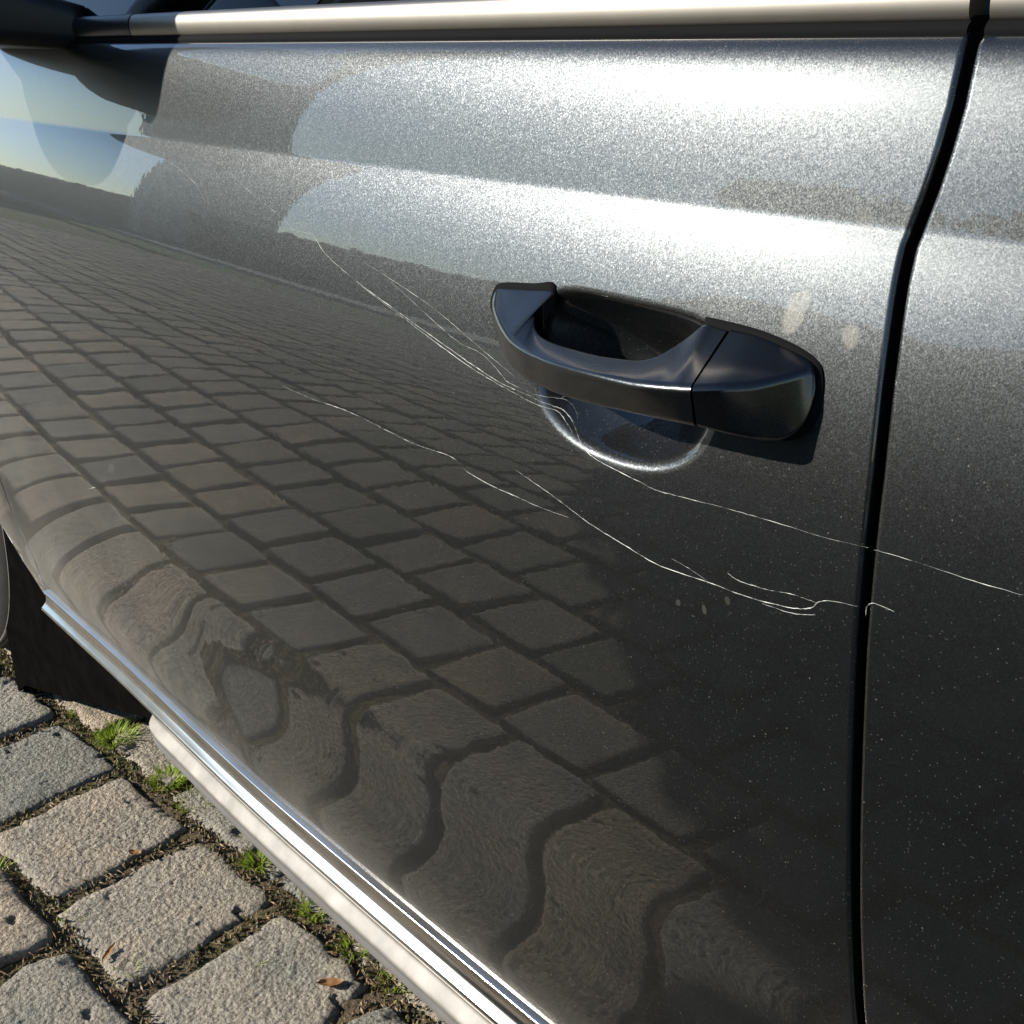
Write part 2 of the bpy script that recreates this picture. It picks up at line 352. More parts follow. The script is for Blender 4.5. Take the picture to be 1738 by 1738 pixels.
SCR = {
'long' : [[-0.6771, 0.8738], [-0.6308, 0.8603], [-0.5933, 0.8506], [-0.5789, 0.8455], [-0.5594, 0.8446], [-0.5424, 0.836], [-0.5143, 0.8272], [-0.4744, 0.8173], [-0.4455, 0.8103], [-0.4219, 0.8049], [-0.4091, 0.8017], [-0.3865, 0.7972], [-0.3655, 0.7956], [-0.3533, 0.7934], [-0.3472, 0.7915], [-0.3402, 0.7872], [-0.3309, 0.781], [-0.3213, 0.7772], [-0.3068, 0.7753], [-0.2929, 0.7739], [-0.2855, 0.7731], [-0.2733, 0.7739], [-0.249, 0.7761], [-0.2292, 0.7774], [-0.2029, 0.7787], [-0.185, 0.7805]] ,
'long_r' : [[-0.1826, 0.7806], [-0.1653, 0.7816], [-0.146, 0.7819], [-0.1288, 0.783]] ,
'twin' : [[-0.5142, 0.8263], [-0.4689, 0.8149], [-0.4378, 0.8069], [-0.4089, 0.7999], [-0.3821, 0.7953], [-0.3632, 0.7928], [-0.3511, 0.7917], [-0.3429, 0.7871], [-0.3335, 0.7811]] ,
'a' : [[-0.5057, 0.8372], [-0.4787, 0.8318], [-0.4548, 0.8265], [-0.4344, 0.8211], [-0.4172, 0.8154], [-0.4007, 0.8099], [-0.3884, 0.8059], [-0.3766, 0.8021]] ,
'b' : [[-0.4796, 0.8308], [-0.4519, 0.8211], [-0.4216, 0.8108], [-0.4009, 0.8079], [-0.3857, 0.8008], [-0.3816, 0.7988], [-0.3657, 0.7972], [-0.3509, 0.7962], [-0.3443, 0.7928], [-0.3392, 0.788]] ,
'b2' : [[-0.3516, 0.796], [-0.3489, 0.7991]] ,
'mid' : [[-0.5895, 0.7507], [-0.5556, 0.7503], [-0.5363, 0.7513], [-0.5117, 0.7518], [-0.4886, 0.7507], [-0.4559, 0.749], [-0.4231, 0.7503], [-0.4112, 0.7462], [-0.3927, 0.744], [-0.375, 0.7437], [-0.354, 0.7434], [-0.3361, 0.7443]] ,
'low' : [[-0.3732, 0.7573], [-0.3564, 0.7538], [-0.3422, 0.7507], [-0.3227, 0.7457], [-0.3007, 0.7424], [-0.2798, 0.7398], [-0.2536, 0.7416], [-0.2338, 0.7424], [-0.2139, 0.7454], [-0.2047, 0.7488], [-0.2013, 0.7528], [-0.195, 0.7553], [-0.1857, 0.7569]] ,
'low2' : [[-0.2264, 0.7423], [-0.2123, 0.7435], [-0.2023, 0.7469]] ,
'low3' : [[-0.2443, 0.7493], [-0.2388, 0.7479], [-0.2257, 0.7489], [-0.2133, 0.7513], [-0.2025, 0.7519]] ,
'low4' : [[-0.2736, 0.7453], [-0.2639, 0.7441], [-0.2543, 0.7422]] ,
'low_r' : [[-0.1817, 0.7544], [-0.1819, 0.7579], [-0.1799, 0.7604], [-0.1754, 0.7607], [-0.1712, 0.7604]] ,
'chip' : [[-0.2601, 0.936], [-0.2542, 0.933], [-0.2478, 0.9294]] ,
'c2' : [[-0.9782, 0.5628], [-0.9516, 0.5735]] ,
'fine1' : [[-0.7483, 0.8702], [-0.7097, 0.8603], [-0.6903, 0.8492]] ,
}
SEAM_B = [[-0.1931, 0.95], [-0.1916, 0.9412], [-0.1906, 0.9287], [-0.1911, 0.916], [-0.1925, 0.9029], [-0.1949, 0.8893], [-0.1955, 0.8836], [-0.1945, 0.8722], [-0.192, 0.853], [-0.1892, 0.8293], [-0.1868, 0.8088], [-0.1852, 0.7872], [-0.1837, 0.7646], [-0.1821, 0.7409], [-0.1785, 0.7039], [-0.1745, 0.6644], [-0.1697, 0.6221], [-0.1637, 0.5767]]
SEAM_F = [[-1.3034, 0.4743], [-1.2899, 0.4361], [-1.2634, 0.4132], [-1.2381, 0.392], [-1.2196, 0.3729], [-1.2031, 0.3662]]
# ================================================================== the parked car
YC = 1.24                                   # centre line of the car
car = empty('parked_car', (-.35, YC, 0), 'dark grey metallic car with keyed scratches across its door', 'car')
sb = sorted(SEAM_B + [[-.1575, .54], [-.15, .48], [-.143, .42], [-.1405, .37]], key=lambda p: p[1])
sf = sorted(SEAM_F + [[-1.318, .55], [-1.335, .70], [-1.345, .85], [-1.35, .951]], key=lambda p: p[1])
def XB(z): return float(np.interp(z, [p[1] for p in sb], [p[0] for p in sb]))
def XF(z): return float(np.interp(z, [p[1] for p in sf], [p[0] for p in sf]))
GAP = .0030
def recess(X, z):
    """hand hollow behind the door handle"""
    dx, dz = (X+.3125)/.0505, (z-.8135)/(.0335 if z < .8135 else .0325)
    p = 2.3 if dz < 0 else 2.3+2.7*min(1, dz*2)
    r = (abs(dx)**p+abs(dz)**p)**(1/p)
    t = 1-r*r; s = .16
    return .030*(0 if t < -s else ((t+s)**2/(4*s) if t < s else t))
QROWS = sorted(set([round(q, 5) for q in
    list(np.arange(.402, .44, .004))+list(np.arange(.44, .775, .009))+list(np.arange(.776, .856, .0014))+list(np.arange(.857, .874, .003))
    + list(np.arange(.875, .8838, .0012))+list(np.arange(.8842, .8892, .0005))+list(np.arange(.8900, .8965, .0014))+list(np.arange(.898, .926, .003))+list(np.arange(.927, .9488, .0016))+[.949]]))
def panel(name, xl, xr, material, parent, ucoarse=.012, fine=None, hollow=False, zbot=None, coarse_rows=False, zmap=None):
    rows = QROWS if not coarse_rows else [q for i, q in enumerate(QROWS) if i % 2 == 0 or q > .86]
    zr = .7; x0, x1 = xl(zr), xr(zr); W = x1-x0
    us = [0, .0012/W, .003/W, .006/W]; x = .014
    while x < W-.014:
        us.append(x/W); X = x0+x
        x += .0016 if (fine and fine[0] < X < fine[1]) else ucoarse
    us += [1-.006/W, 1-.003/W, 1-.0012/W, 1]
    V = []
    for u in us:
        for q in rows:
            z = zreal(-.6, q)
            for _ in range(4):
                X = xl(z)+u*(xr(z)-xl(z)); z = zreal(X, q)
            if zbot is not None: z = max(z, zbot(X))
            V.append((X, surfY(X, z)+(recess(X, z) if hollow else 0), zmap(X, z) if zmap else z))
    bm = bmesh.new(); vv = [bm.verts.new(v) for v in V]; nv = len(rows)
    for i in range(len(us)-1):
        for j in range(nv-1):
            q4 = [vv[i*nv+j], vv[(i+1)*nv+j], vv[(i+1)*nv+j+1], vv[i*nv+j+1]]
            pts = {tuple(round(c, 6) for c in v.co) for v in q4}
            if len(pts) == 4: bm.faces.new(q4)
            elif len(pts) == 3:
                seen = []; k = []
                for v in q4:
                    c = tuple(round(c, 6) for c in v.co)
                    if c not in seen: seen.append(c); k.append(v)
                bm.faces.new(k)
    bmesh.ops.remove_doubles(bm, verts=bm.verts[:], dist=1e-5)
    xm = (x0+x1)/2
    for step, (out, inn) in enumerate(((.0010, .0012), (.0002, .022))):
        be = [e for e in bm.edges if len(e.link_faces) == 1]
        ret = bmesh.ops.extrude_edge_only(bm, edges=be)
        for f_ in ret['geom']:
            if step and isinstance(f_, bmesh.types.BMFace): f_.material_index = 1
        for v in [g for g in ret['geom'] if isinstance(g, bmesh.types.BMVert)]:
            zt = zreal(v.co.x, .949)
            if v.co.z > zt-.002 and step == 0: v.co.z += .0001
            elif abs(v.co.x-xl(v.co.z)) < .004: v.co.x -= out
            elif abs(v.co.x-xr(v.co.z)) < .004: v.co.x += out
            v.co.y += inn
    o = build(name, bm, [material, M['rubber']], parent)
    return o
front_door = panel('front_door', lambda z: XF(z)+GAP, lambda z: XB(z)-GAP, M['paint'], car, fine=(-.405, -.205), hollow=True)
front_door['label'] = 'scratched front door with handle'
X_C = .70
def XC(z): return X_C + max(0, .55-z)*-.55 if z < .55 else X_C+(z-.55)*.10
def arch_r(X):
    c, r = .88, .385
    return .33+math.sqrt(max(0, r*r-(X-c)**2)) if abs(X-c) < r else 0
def arch_f(X):
    c, r = -1.86, .378
    a = .33+math.sqrt(max(0, r*r-(X-c)**2)) if abs(X-c) < r else 0
    b = float(np.interp(X, [-1.56, -1.49, -1.365, -1.287, -1.205, -1.15], [0, .428, .397, .3736, .360, .30])) if X > -1.53 else 0
    return max(a, b)
rear_door = panel('rear_door', lambda z: XB(z)+GAP, lambda z: XC(z)-GAP, M['paint'], car, ucoarse=.02, zbot=arch_r)
def nose(X, z):
    d = .17*max(0, (-1.45-X)/1.07)**1.7
    return z-d*max(0, (z-.5)/.45)
fender = panel('front_fender', lambda z: -2.52, lambda z: XF(z)-GAP, M['paint'], car, ucoarse=.018, zbot=arch_f, coarse_rows=True, zmap=nose)
quarter = panel('rear_quarter_panel', lambda z: XC(z)+GAP, lambda z: 1.95, M['paint'], car, ucoarse=.025, zbot=arch_r, coarse_rows=True)
# black inner body behind the shut lines
V = []; xs = np.arange(-1.45, 1.951, .05); qs = np.linspace(.41, .949, 20)
for X in xs:
    for q in qs:
        z = zreal(X, q); z = max(z, arch_r(X), arch_f(X))
        V.append((X, surfY(X, z)+.045, z))
build('door_jamb', (V, grid_faces(len(xs), len(qs))), M['rubber'], car)

# ---- sections swept along the sill line
def sweep(name, section, x0, x1, material, parent, base, dx=.03, taper=0.):
    xs = list(np.arange(x0, x1, dx))+[x1]
    if taper: xs = [x0, x0+taper*.08, x0+taper*.25, x0+taper*.5]+[x for x in xs if x > x0+taper*.9]
    S = []
    for X in xs:
        by, bz = base(X); k = 1.
        if taper and X < x0+taper: k = math.sqrt(max(.0, 1-(1-(X-x0)/taper)**2))*.94+.06
        cz = sum(z for o, z in section)/len(section)
        S.append([(X, by-o*k, bz+cz+(z-cz)*k) for o, z in section])
    o = build(name, loft(S), material, parent); autosmooth(o, 40); return o
def sill_base(X): return surfY(X, zb(X)), zb(X)
def smoothsec(pts, n=4): return [tuple(p) for p in catmull([np.array(p) for p in pts], n)]
chrome_sec = smoothsec([(-.002, .0045), (.0025, .0042), (.0042, .0030), (.0040, .0012), (.0026, -.0004), (.0022, -.0030), (.0024, -.0068), (.0036, -.0102), (.0062, -.0132), (.0088, -.0158), (.0092, -.0182), (.0076, -.0200)])+[(-.004, -.0205)]
sweep('chrome_strip', chrome_sec, -1.199, XB(.40)-GAP, M['chrome'], front_door, sill_base)
sweep('chrome_strip', chrome_sec, XB(.40)+GAP, .52, M['chrome'], rear_door, sill_base)
sill_sec = smoothsec([(-.006, -.0225), (.0030, -.0230), (.0048, -.0242), (.0058, -.0252)], 3)+smoothsec([(.0056, -.0260), (.0066, -.0258), (.0096, -.0286), (.0132, -.0326), (.0143, -.0345), (.0138, -.0365)], 3)+[(-.02, -.038)]
sweep('side_sill', sill_sec, -.905, .50, M['sill'], car, sill_base, taper=.026)
edge_sec = smoothsec([(-.02, -.0360), (.0128, -.0364), (.0134, -.0385), (.0124, -.0490), (.0085, -.0530)])+[(-.02, -.055)]
sweep('sill_edge', edge_sec, -.900, .50, M['sill_edge'], car, sill_base, taper=.022)
seam_sec = [(-.010, -.0195), (.0035, -.0200), (.0035, -.0235), (-.010, -.0240)]
sweep('sill_seal', seam_sec, -.90, .50, M['rubber'], car, sill_base)
# ---- window line
def top_base(X): z = zreal(X, .949); return surfY(X, z)-.0008, z+.001
belt_sec = smoothsec([(-.010, .0022), (-.0025, .0023), (-.0004, .0038), (.0006, .0075), (.0004, .0120), (-.0016, .0160), (-.0055, .0174)], 3)+[(-.012, .0176)]
sweep('belt_trim', belt_sec, -.840, XB(.951)-GAP-.0005, M['alu'], front_door, top_base)
sweep('belt_trim', belt_sec, XB(.951)+GAP+.0005, .66, M['alu'], rear_door, top_base)
sweep('belt_trim_end', [(o+.0004, z+.0002) for o, z in belt_sec], -1.20, -.841, M['black'], front_door, top_base)
sweep('window_seal', [(-.006, -.004), (.0002, -.0022), (.0008, -.0006), (.0004, .0010), (-.0030, .0042), (-.014, .0045)], -1.30, XB(.951)-GAP, M['rubber'], front_door, top_base)
sweep('window_seal', [(-.006, -.004), (.0002, -.0022), (.0008, -.0006), (.0004, .0010), (-.0030, .0042), (-.014, .0045)], XB(.951)+GAP, .68, M['rubber'], rear_door, top_base)
# ---- glasshouse
def sheet(name, p00, p10, p11, p01, material, parent, bulge=.0, n=8, m=6):
    V = []
    for i in range(n+1):
        for j in range(m+1):
            u, v = i/n, j/m
            p = (Vector(p00)*(1-u)+Vector(p10)*u)*(1-v)+(Vector(p01)*(1-u)+Vector(p11)*u)*v
            p.y -= bulge*4*v*(1-v); V.append(tuple(p))
    return build(name, (V, grid_faces(n+1, m+1)), material, parent)
yb = surfY(-.6, .952)+.014
yt = yb+.225
sheet('door_window', (-1.16, yb, .962), (XB(.95)-.06, yb-.004, .962), (XB(.95)-.075, yt, 1.375), (-.62, yt, 1.375), M['glass'], front_door, .012)
sheet('door_window', (XB(.95)+.06, yb-.004, .962), (.62, yb+.004, .962), (.46, yt, 1.375), (XB(.95)+.07, yt, 1.375), M['glass'], rear_door, .012)
def bar(name, pts, wy, wx, material, parent):
    S = []
    for p in pts:
        S.append([(p[0]-wx, p[1]-wy, p[2]), (p[0]+wx, p[1]-wy, p[2]), (p[0]+wx, p[1]+wy, p[2]), (p[0]-wx, p[1]+wy, p[2])])
    return build(name, loft(S), material, parent, smooth=False)
def curve3(a, b, c, n=8): return [tuple((1-t)**2*np.array(a)+2*t*(1-t)*np.array(b)+t*t*np.array(c)) for t in np.linspace(0, 1, n)]
glass_parts = []
pillars = [bar('door_pillar', curve3((XB(.95)-.034, yb+.004, .95), (XB(.95)-.036, yb+.08, 1.15), (XB(.95)-.04, yt, 1.385)), .006, .027, M['gloss_black'], front_door),
           bar('door_pillar', curve3((XB(.95)+.034, yb+.004, .95), (XB(.95)+.032, yb+.08, 1.15), (XB(.95)+.03, yt, 1.385)), .006, .027, M['gloss_black'], rear_door),
           bar('windscreen_pillar', curve3((-1.36, yb+.02, .94), (-.98, yb+.13, 1.20), (-.60, yt+.005, 1.395)), .025, .045, M['paint'], car),
           bar('rear_pillar', curve3((.95, yb+.02, .95), (.75, yb+.13, 1.22), (.52, yt+.005, 1.395)), .025, .09, M['paint'], car)]
for o_, nm in ((pillars[2], 'windscreen_pillar'), (pillars[3], 'rear_pillar'), (front_door, 'front_door'), (rear_door, 'rear_door'), (fender, 'front_fender'), (quarter, 'rear_quarter_panel')):
    mirrored(o_, nm, car, YC)
# roof, screens, bonnet, boot
def cross(name, rowsxz, yl, material, crown=.03, n=12):
    V = []
    for X, z, yo in rowsxz:
        y0 = yl+yo; y1 = 2*YC-y0
        for j in range(n+1):
            t = j/n; V.append((X, y0+(y1-y0)*t, z+crown*(1-(2*t-1)**2)))
    return build(name, (V, grid_faces(len(rowsxz), n+1)), material, car)
cross('roof', [(-.66, 1.375, 0), (-.5, 1.405, 0), (-.2, 1.425, 0), (.2, 1.42, 0), (.55, 1.385, 0), (.62, 1.37, .0)], yt-.03, M['paint'])
cross('windscreen', [(-1.42, .955, -.14), (-1.05, 1.17, -.08), (-.66, 1.374, 0)], yt-.02, M['glass'], .03)
cross('rear_window', [(.62, 1.369, 0), (.95, 1.20, -.06), (1.22, 1.02, -.12)], yt-.01, M['glass'], .03)
V = []; bx = np.linspace(-1.42, -2.52, 14)
for k in range(17):
    for j in range(13):
        t = j/12
        if k < 14:
            X = bx[k]; zt = zreal(X, .949); y0 = surfY(X, zt)+.004; z0 = nose(X, zt)-.002; xx = X
        else:
            f = (k-13)/3; X = -2.52; zt = zreal(X, .949); y0 = surfY(X, zt)+.004; z0 = nose(X, zt)-.002-.02*f; xx = X-.19*f*(1-abs(2*t-1)**3)
        V.append((xx, y0+(2*YC-2*y0)*t, z0+.035*(1-(2*t-1)**2)*(1 if k < 14 else 1-f)))
build('bonnet', (V, grid_faces(17, 13)), M['paint'], car)
def nose_pt(t, z, off=0.):
    zz_ = max(.42, min(.94, z*1.18)); y0 = surfY(-2.52, zz_)+.002
    X = -2.52-(.19+off)*(1-abs(2*t-1)**3)-off*.3-.03*math.sin(math.pi*min(1, max(0, (z-.2)/.6)))*(1-abs(2*t-1)**6)
    return (X, y0+(2*YC-2*y0)*t, z)
def patch(name, t0, t1, z0, z1, material, off=.0, nt=16, nz=8):
    return build(name, ([nose_pt(t0+(t1-t0)*i/nt, z0+(z1-z0)*j/nz, off) for i in range(nt+1) for j in range(nz+1)], grid_faces(nt+1, nz+1)), material, car)
patch('front_bumper', 0, 1, .22, .765, M['paint'], nt=40, nz=16)
patch('grille', .33, .67, .40, .68, M['black'], .012)
for t0, t1 in ((.035, .25), (.75, .965)): patch('headlight', t0, t1, .60, .71, M['lamp_clear'], .012)
cross('boot_lid', [(1.22, 1.018, .0), (1.6, 1.0, .0), (1.85, .985, .02), (1.93, .94, .03)], .42, M['paint'], .02)
cross('rear_bumper', [(1.93, .94, .03), (1.97, .80, .02), (2.03, .62, .02), (2.03, .45, .02), (1.95, .30, .03)], .41, M['paint'], .0)
for s in (0, 1):
    f = (lambda y: y) if s == 0 else (lambda y: 2*YC-y)
    a, b = sorted((f(.46), f(.84))); build('tail_light', box(1.93, 2.0, a, b, .80, .90, .02), M['lamp_red'], car)
build('underbody', box(-2.5, 1.9, .46, 2*YC-.46, .19, .36, .03), M['liner'], car)
V = []; Fc = []
for X, zl in ((-1.64, .0), (-1.60, .03), (-1.50, .065), (-1.387, .105), (-1.26, .155), (-1.136, .20), (-1.0, .225), (-.9, .24), (.5, .24)):
    for y_, z_ in ((.436, .40), (.436, zl), (.50, zl)): V.append((X, y_, z_))
for i in range(8):
    for j in range(2): a_ = i*3+j; Fc.append((a_, a_+3, a_+4, a_+1))
build('liner_shade_sheet', (V, Fc), M['liner'], car, False)  # black sheet stands in for arch liner and tyre shadow behind the wheel
build('dashboard', box(-1.35, -1.0, .60, 1.88, .72, .96, .04), M['seat'], car)
build('cabin_floor', box(-1.4, 1.2, .50, 2*YC-.50, .36, .50, .02), M['seat'], car)
for X in (-.45, .42):
    for y in (.80, 1.68):
        st_ = build('car_seat', box(X-.28, X+.25, y-.25, y+.25, .5, .68, .05), M['seat'], car)
        build('seat_back', box(X+.12, X+.32, y-.24, y+.24, .66, 1.20, .06), M['seat'], st_)
# ---- wheels
def lathe(prof, cx, cz, n=72):
    V = []
    for i in range(n):
        a = 2*math.pi*i/n
        for r, y in prof: V.append((cx+r*math.cos(a), y, cz+r*math.sin(a)))
    return V, grid_faces(n, len(prof), close_u=True)
def wheel(cx, y0):
    rim = bmesh.new(); rz = .322
    prof = [(.205, y0+.012), (.213, y0+.004), (.208, y0+.016), (.195, y0+.05), (.192, y0+.19), (.205, y0+.20)]
    V, Fc = lathe(prof, cx, rz); vv = [rim.verts.new(v) for v in V]
    for f in Fc: rim.faces.new([vv[i] for i in f])
    for k in range(5):
        a = 2*math.pi*k/5+.3; d = Vector((math.cos(a), 0, math.sin(a))); n_ = Vector((-math.sin(a), 0, math.cos(a)))
        c0 = Vector((cx, 0, rz)); P = []
        for rr, w_, yy in ((.03, .035, y0+.035), (.12, .028, y0+.022), (.205, .045, y0+.016)):
            for sgn, dy in ((-1, 0), (1, 0), (1, .03), (-1, .03)):
                p = c0+d*rr+n_*(w_*sgn); P.append(rim.verts.new((p.x, yy+dy, p.z)))
        for i in range(2):
            for j in range(4):
                kx = (j+1) % 4; rim.faces.new([P[i*4+j], P[i*4+kx], P[i*4+4+kx], P[i*4+4+j]])
    o = build('wheel', rim, M['rim'], car)
    t = build('tyre', lathe([(.212, y0+.012), (.222, y0+.001), (.250, y0-.004), (.285, y0+.000), (.304, y0+.009), (.3065, y0+.0115), (.312, y0+.0135), (.3165, y0+.022), (.3215, y0+.04), (.3225, y0+.10), (.3215, y0+.165), (.312, y0+.195), (.27, y0+.21), (.21, y0+.2)], cx, rz, 96), M['tyre'], o)
    build('tyre_shoulder_glint', lathe([(.3035, y0+.0075), (.3062, y0+.0085), (.3085, y0+.0115), (.3062, y0+.0125)], cx, rz, 96), M['tyre_glint'], o)
    build('hub_cap', lathe([(.0, y0+.025), (.03, y0+.025), (.036, y0+.03), (.036, y0+.045)], cx, rz, 24), M['rim'], o)
    return o
wheel(-1.862, .428); wheel(.88, .40)
for nm, cx, y0 in (('front', -1.862, .428), ('rear', .88, .40)):
    V, Fc = lathe([(.40, y0+.012), (.40, y0+.34), (.0, y0+.342)], cx, .33, 48)
    build('wheel_arch_liner', (V, Fc), M['liner'], car)
for o_ in [o for o in car.children if o.name.startswith('wheel') and 'arch' not in o.name]:
    c = mirrored(o_, 'wheel', car, YC)
    from mathutils import Matrix
    PINV[c.name] = Matrix.Identity(4)
    for ch in o_.children:
        d = bpy.data.objects.new(ch.name.split('.')[0], ch.data); C.objects.link(d); d.parent = c
# ---- door mirror on a black foot
def superblob(cx, cy, cz, ax, ay, az, p=2.6, nu=40, nv=24, zmin=-1., zmax=1.):
    V = []
    for i in range(nu):
        a = 2*math.pi*i/nu; ca, sa = math.cos(a), math.sin(a)
        for j in range(nv+1):
            t = zmin+(zmax-zmin)*j/nv; h = (1-abs(t)**p)**(1/p) if abs(t) < 1 else 0
            r = (abs(ca)**p+abs(sa)**p)**(-1/p)*h
            V.append((cx+ax*ca*r, cy+ay*sa*r, cz+az*t))
    return V, grid_faces(nu, nv+1, close_u=True)
mir = build('door_mirror', superblob(-1.045, .245, 1.055, .078, .105, .075, zmin=-.92), M['paint'], car)
build('mirror_lower_cover', superblob(-1.045, .262, .982, .084, .088, .062, p=2.6), M['gloss_black'], mir)
S = []
for t in np.linspace(0, 1, 9):
    x0 = -.945*(1-t)+-.975*t; x1 = -1.14*(1-t)+-1.10*t; y = .402*(1-t)+.30*t; z0 = .938+.008*t; z1 = .972+.03*t
    S.append([tuple(p) for p in fillet([np.array((x0, y, z0)), np.array((x1, y, z0)), np.array((x1, y, z1)), np.array((x0, y, z1))], [.012]*4, 4)])
build('mirror_foot', loft(S), M['gloss_black'], mir)
build('mirror_surface', superblob(-.963, .245, 1.055, .004, .088, .060, p=4), M['mirror_glass'], mir)
m2 = mirrored(mir, 'door_mirror', car, YC); PINV[m2.name] = Matrix.Identity(4)
for ch in list(mir.children):
    d = bpy.data.objects.new(ch.name.split('.')[0], ch.data); C.objects.link(d); d.parent = m2
sail = build('mirror_sail', ([(-1.29, yb+.002, .958), (-.84, yb-.002, .958), (-.93, yb+.05, 1.06), (-1.12, yb+.06, 1.08)], [(0, 1, 2, 3)]), M['gloss_black'], front_door, smooth=False)

# ---- door handle: grip, lock cap, gaskets
def handle_body(name, st, rads, parent, material, sub=6, inner=None):
    A = catmull([s[0] for s in st], sub); B = catmull([s[1] for s in st], sub); Cc = catmull([s[2] for s in st], sub)
    S = []
    for a, b, c in zip(A, B, Cc):
        d = np.array((a[0]*.65+c[0]*.35, a[1]+.0005, c[2]+.0012))
        S.append([tuple(p) for p in fillet([a, b, c, d], rads, 6)])
    V, Fc = loft(S)
    bm = bmesh.new(); vv = [bm.verts.new(v) for v in V]
    for f in Fc:
        try: bm.faces.new([vv[i] for i in f])
        except ValueError: pass
    bmesh.ops.recalc_face_normals(bm, faces=bm.faces[:])
    o = build(name, bm, material, parent); autosmooth(o, 65); return o
handle_body('handle_grip', GRIP, [.0034, .0034, .0024, .002], front_door, M['paint_handle'])
handle_body('lock_cap', CAP, [.0010, .0028, .0030, .001], front_door, M['paint_handle'])
def plate(name, pts, parent, material, off=.0007):
    pts = catmull([np.array(p) for p in pts+[pts[0]]], 4)[:-1]
    cx = sum(p[0] for p in pts)/len(pts); cz = sum(p[1] for p in pts)/len(pts)
    V = [(cx, surfY(cx, cz)-off, cz)]; Fc = []; n = len(pts); rings = 6
    for k in range(1, rings+1):
        for p in pts:
            x, z = cx+(p[0]-cx)*k/rings, cz+(p[1]-cz)*k/rings
            V.append((x, surfY(x, z)-off, z))
    for p in pts: V.append((p[0], surfY(p[0], p[1])+.002, p[1]))
    for j in range(n):
        Fc.append((0, 1+j, 1+(j+1) % n))
        for k in range(rings):
            a = 1+k*n; Fc.append((a+j, a+n+j, a+n+(j+1) % n, a+(j+1) % n))
    return build(name, (V, Fc), material, parent)
plate('handle_gasket', [[-.3975, .8400], [-.393, .8432], [-.372, .8460], [-.3575, .8474], [-.3590, .83], [-.361, .812], [-.372, .813], [-.388, .8215], [-.3985, .831]], front_door, M['rubber'])
plate('handle_gasket', [[-.272, .8480], [-.258, .8480], [-.243, .8472], [-.228, .8447], [-.2185, .8412], [-.2150, .836], [-.2138, .828], [-.2148, .8195], [-.2190, .8135], [-.228, .8095], [-.245, .8085], [-.262, .8100], [-.2715, .82]], front_door, M['rubber'])

# ---- the scratches: narrow bare lines following the panels
def scratch(pts, wid, parent, z0=0.0):
    P = catmull([np.array(p) for p in pts], 7); V = []; Fc = []; n = len(P)
    rnd = random.Random(len(pts)*13+int(abs(pts[0][0])*1000))
    for i, p in enumerate(P):
        t = P[min(i+1, n-1)]-P[max(i-1, 0)]; t = t/(np.linalg.norm(t)+1e-9); m_ = np.array((-t[1], t[0]))
        e = min(1, .35+3*min(i, n-1-i)/n)
        jit = m_*rnd.uniform(-.00012, .00012)
        w_ = wid*.52*e*rnd.uniform(.45, 1.2)/2
        for s, h in ((-1, .00002), (0, .00010), (1, .00002)):
            q = p+jit+m_*w_*s; V.append((q[0], surfY(q[0], q[1])+recess(q[0], q[1])*(1 if q[0] < -.2 else 0)-h-.00008, q[1]))
        if i:
            a = (i-1)*3; Fc += [(a, a+3, a+4, a+1), (a+1, a+4, a+5, a+2)]
    return build('scratch', (V, Fc), M['scratch'], parent, smooth=False)
WID = {'long': .00055, 'long_r': .00038, 'twin': .00050, 'a': .00034, 'b': .00036, 'b2': .0003, 'mid': .00052, 'low': .00062, 'low2': .0004, 'low3': .0005,
       'low4': .0003, 'low_r': .0007, 'chip': .0003, 'fine1': .0003, 'c2': .0008}
for k_, pts in SCR.items():
    scratch(pts, WID[k_], rear_door if k_.endswith('_r') else front_door)
# ================================================================== ground and surroundings
g = build('ground', ([(-400, -400, -.06), (400, -400, -.06), (400, 400, -.06), (-400, 400, -.06)], [(0, 1, 2, 3)]), M['terrain'], None, False); tag(g, 'wide ground around the parking place', kind='structure', cat='ground')
PHI = .058; PY = .211; PX_ = .190
def to_world(xp, yp):                  # paving coordinates: rows run almost along the car
    return xp, yp+PHI*(xp+1)
V = []; n = 60
xs = np.linspace(-13, 4.2, 90); ys = np.linspace(-4.6, 3.2, 50)
for x in xs:
    for y in ys:
        X, Y = to_world(x, y); V.append((X, Y, -.012+.004*noise.noise(Vector((X*9, Y*9, 0)))))
pv = build('paving', (V, grid_faces(len(xs), len(ys))), M['soil'], None); tag(pv, 'worn concrete sett paving with mossy joints', 'paving', kind='structure')
PINV[pv.name] = Matrix.Identity(4)
V = []; xs = np.arange(-1.95, -.38, .0055); ys = np.arange(-.04, .66, .0055)
for x in xs:
    for y in ys:
        p = Vector((x, y, 0)); h = .5*noise.noise(p*14)+.55*noise.noise(p*60)+.5*noise.noise(p*170)
        V.append((x, y, -.0088+.0036*h))
build('joint_soil', (V, grid_faces(len(xs), len(ys))), M['soil'], pv)
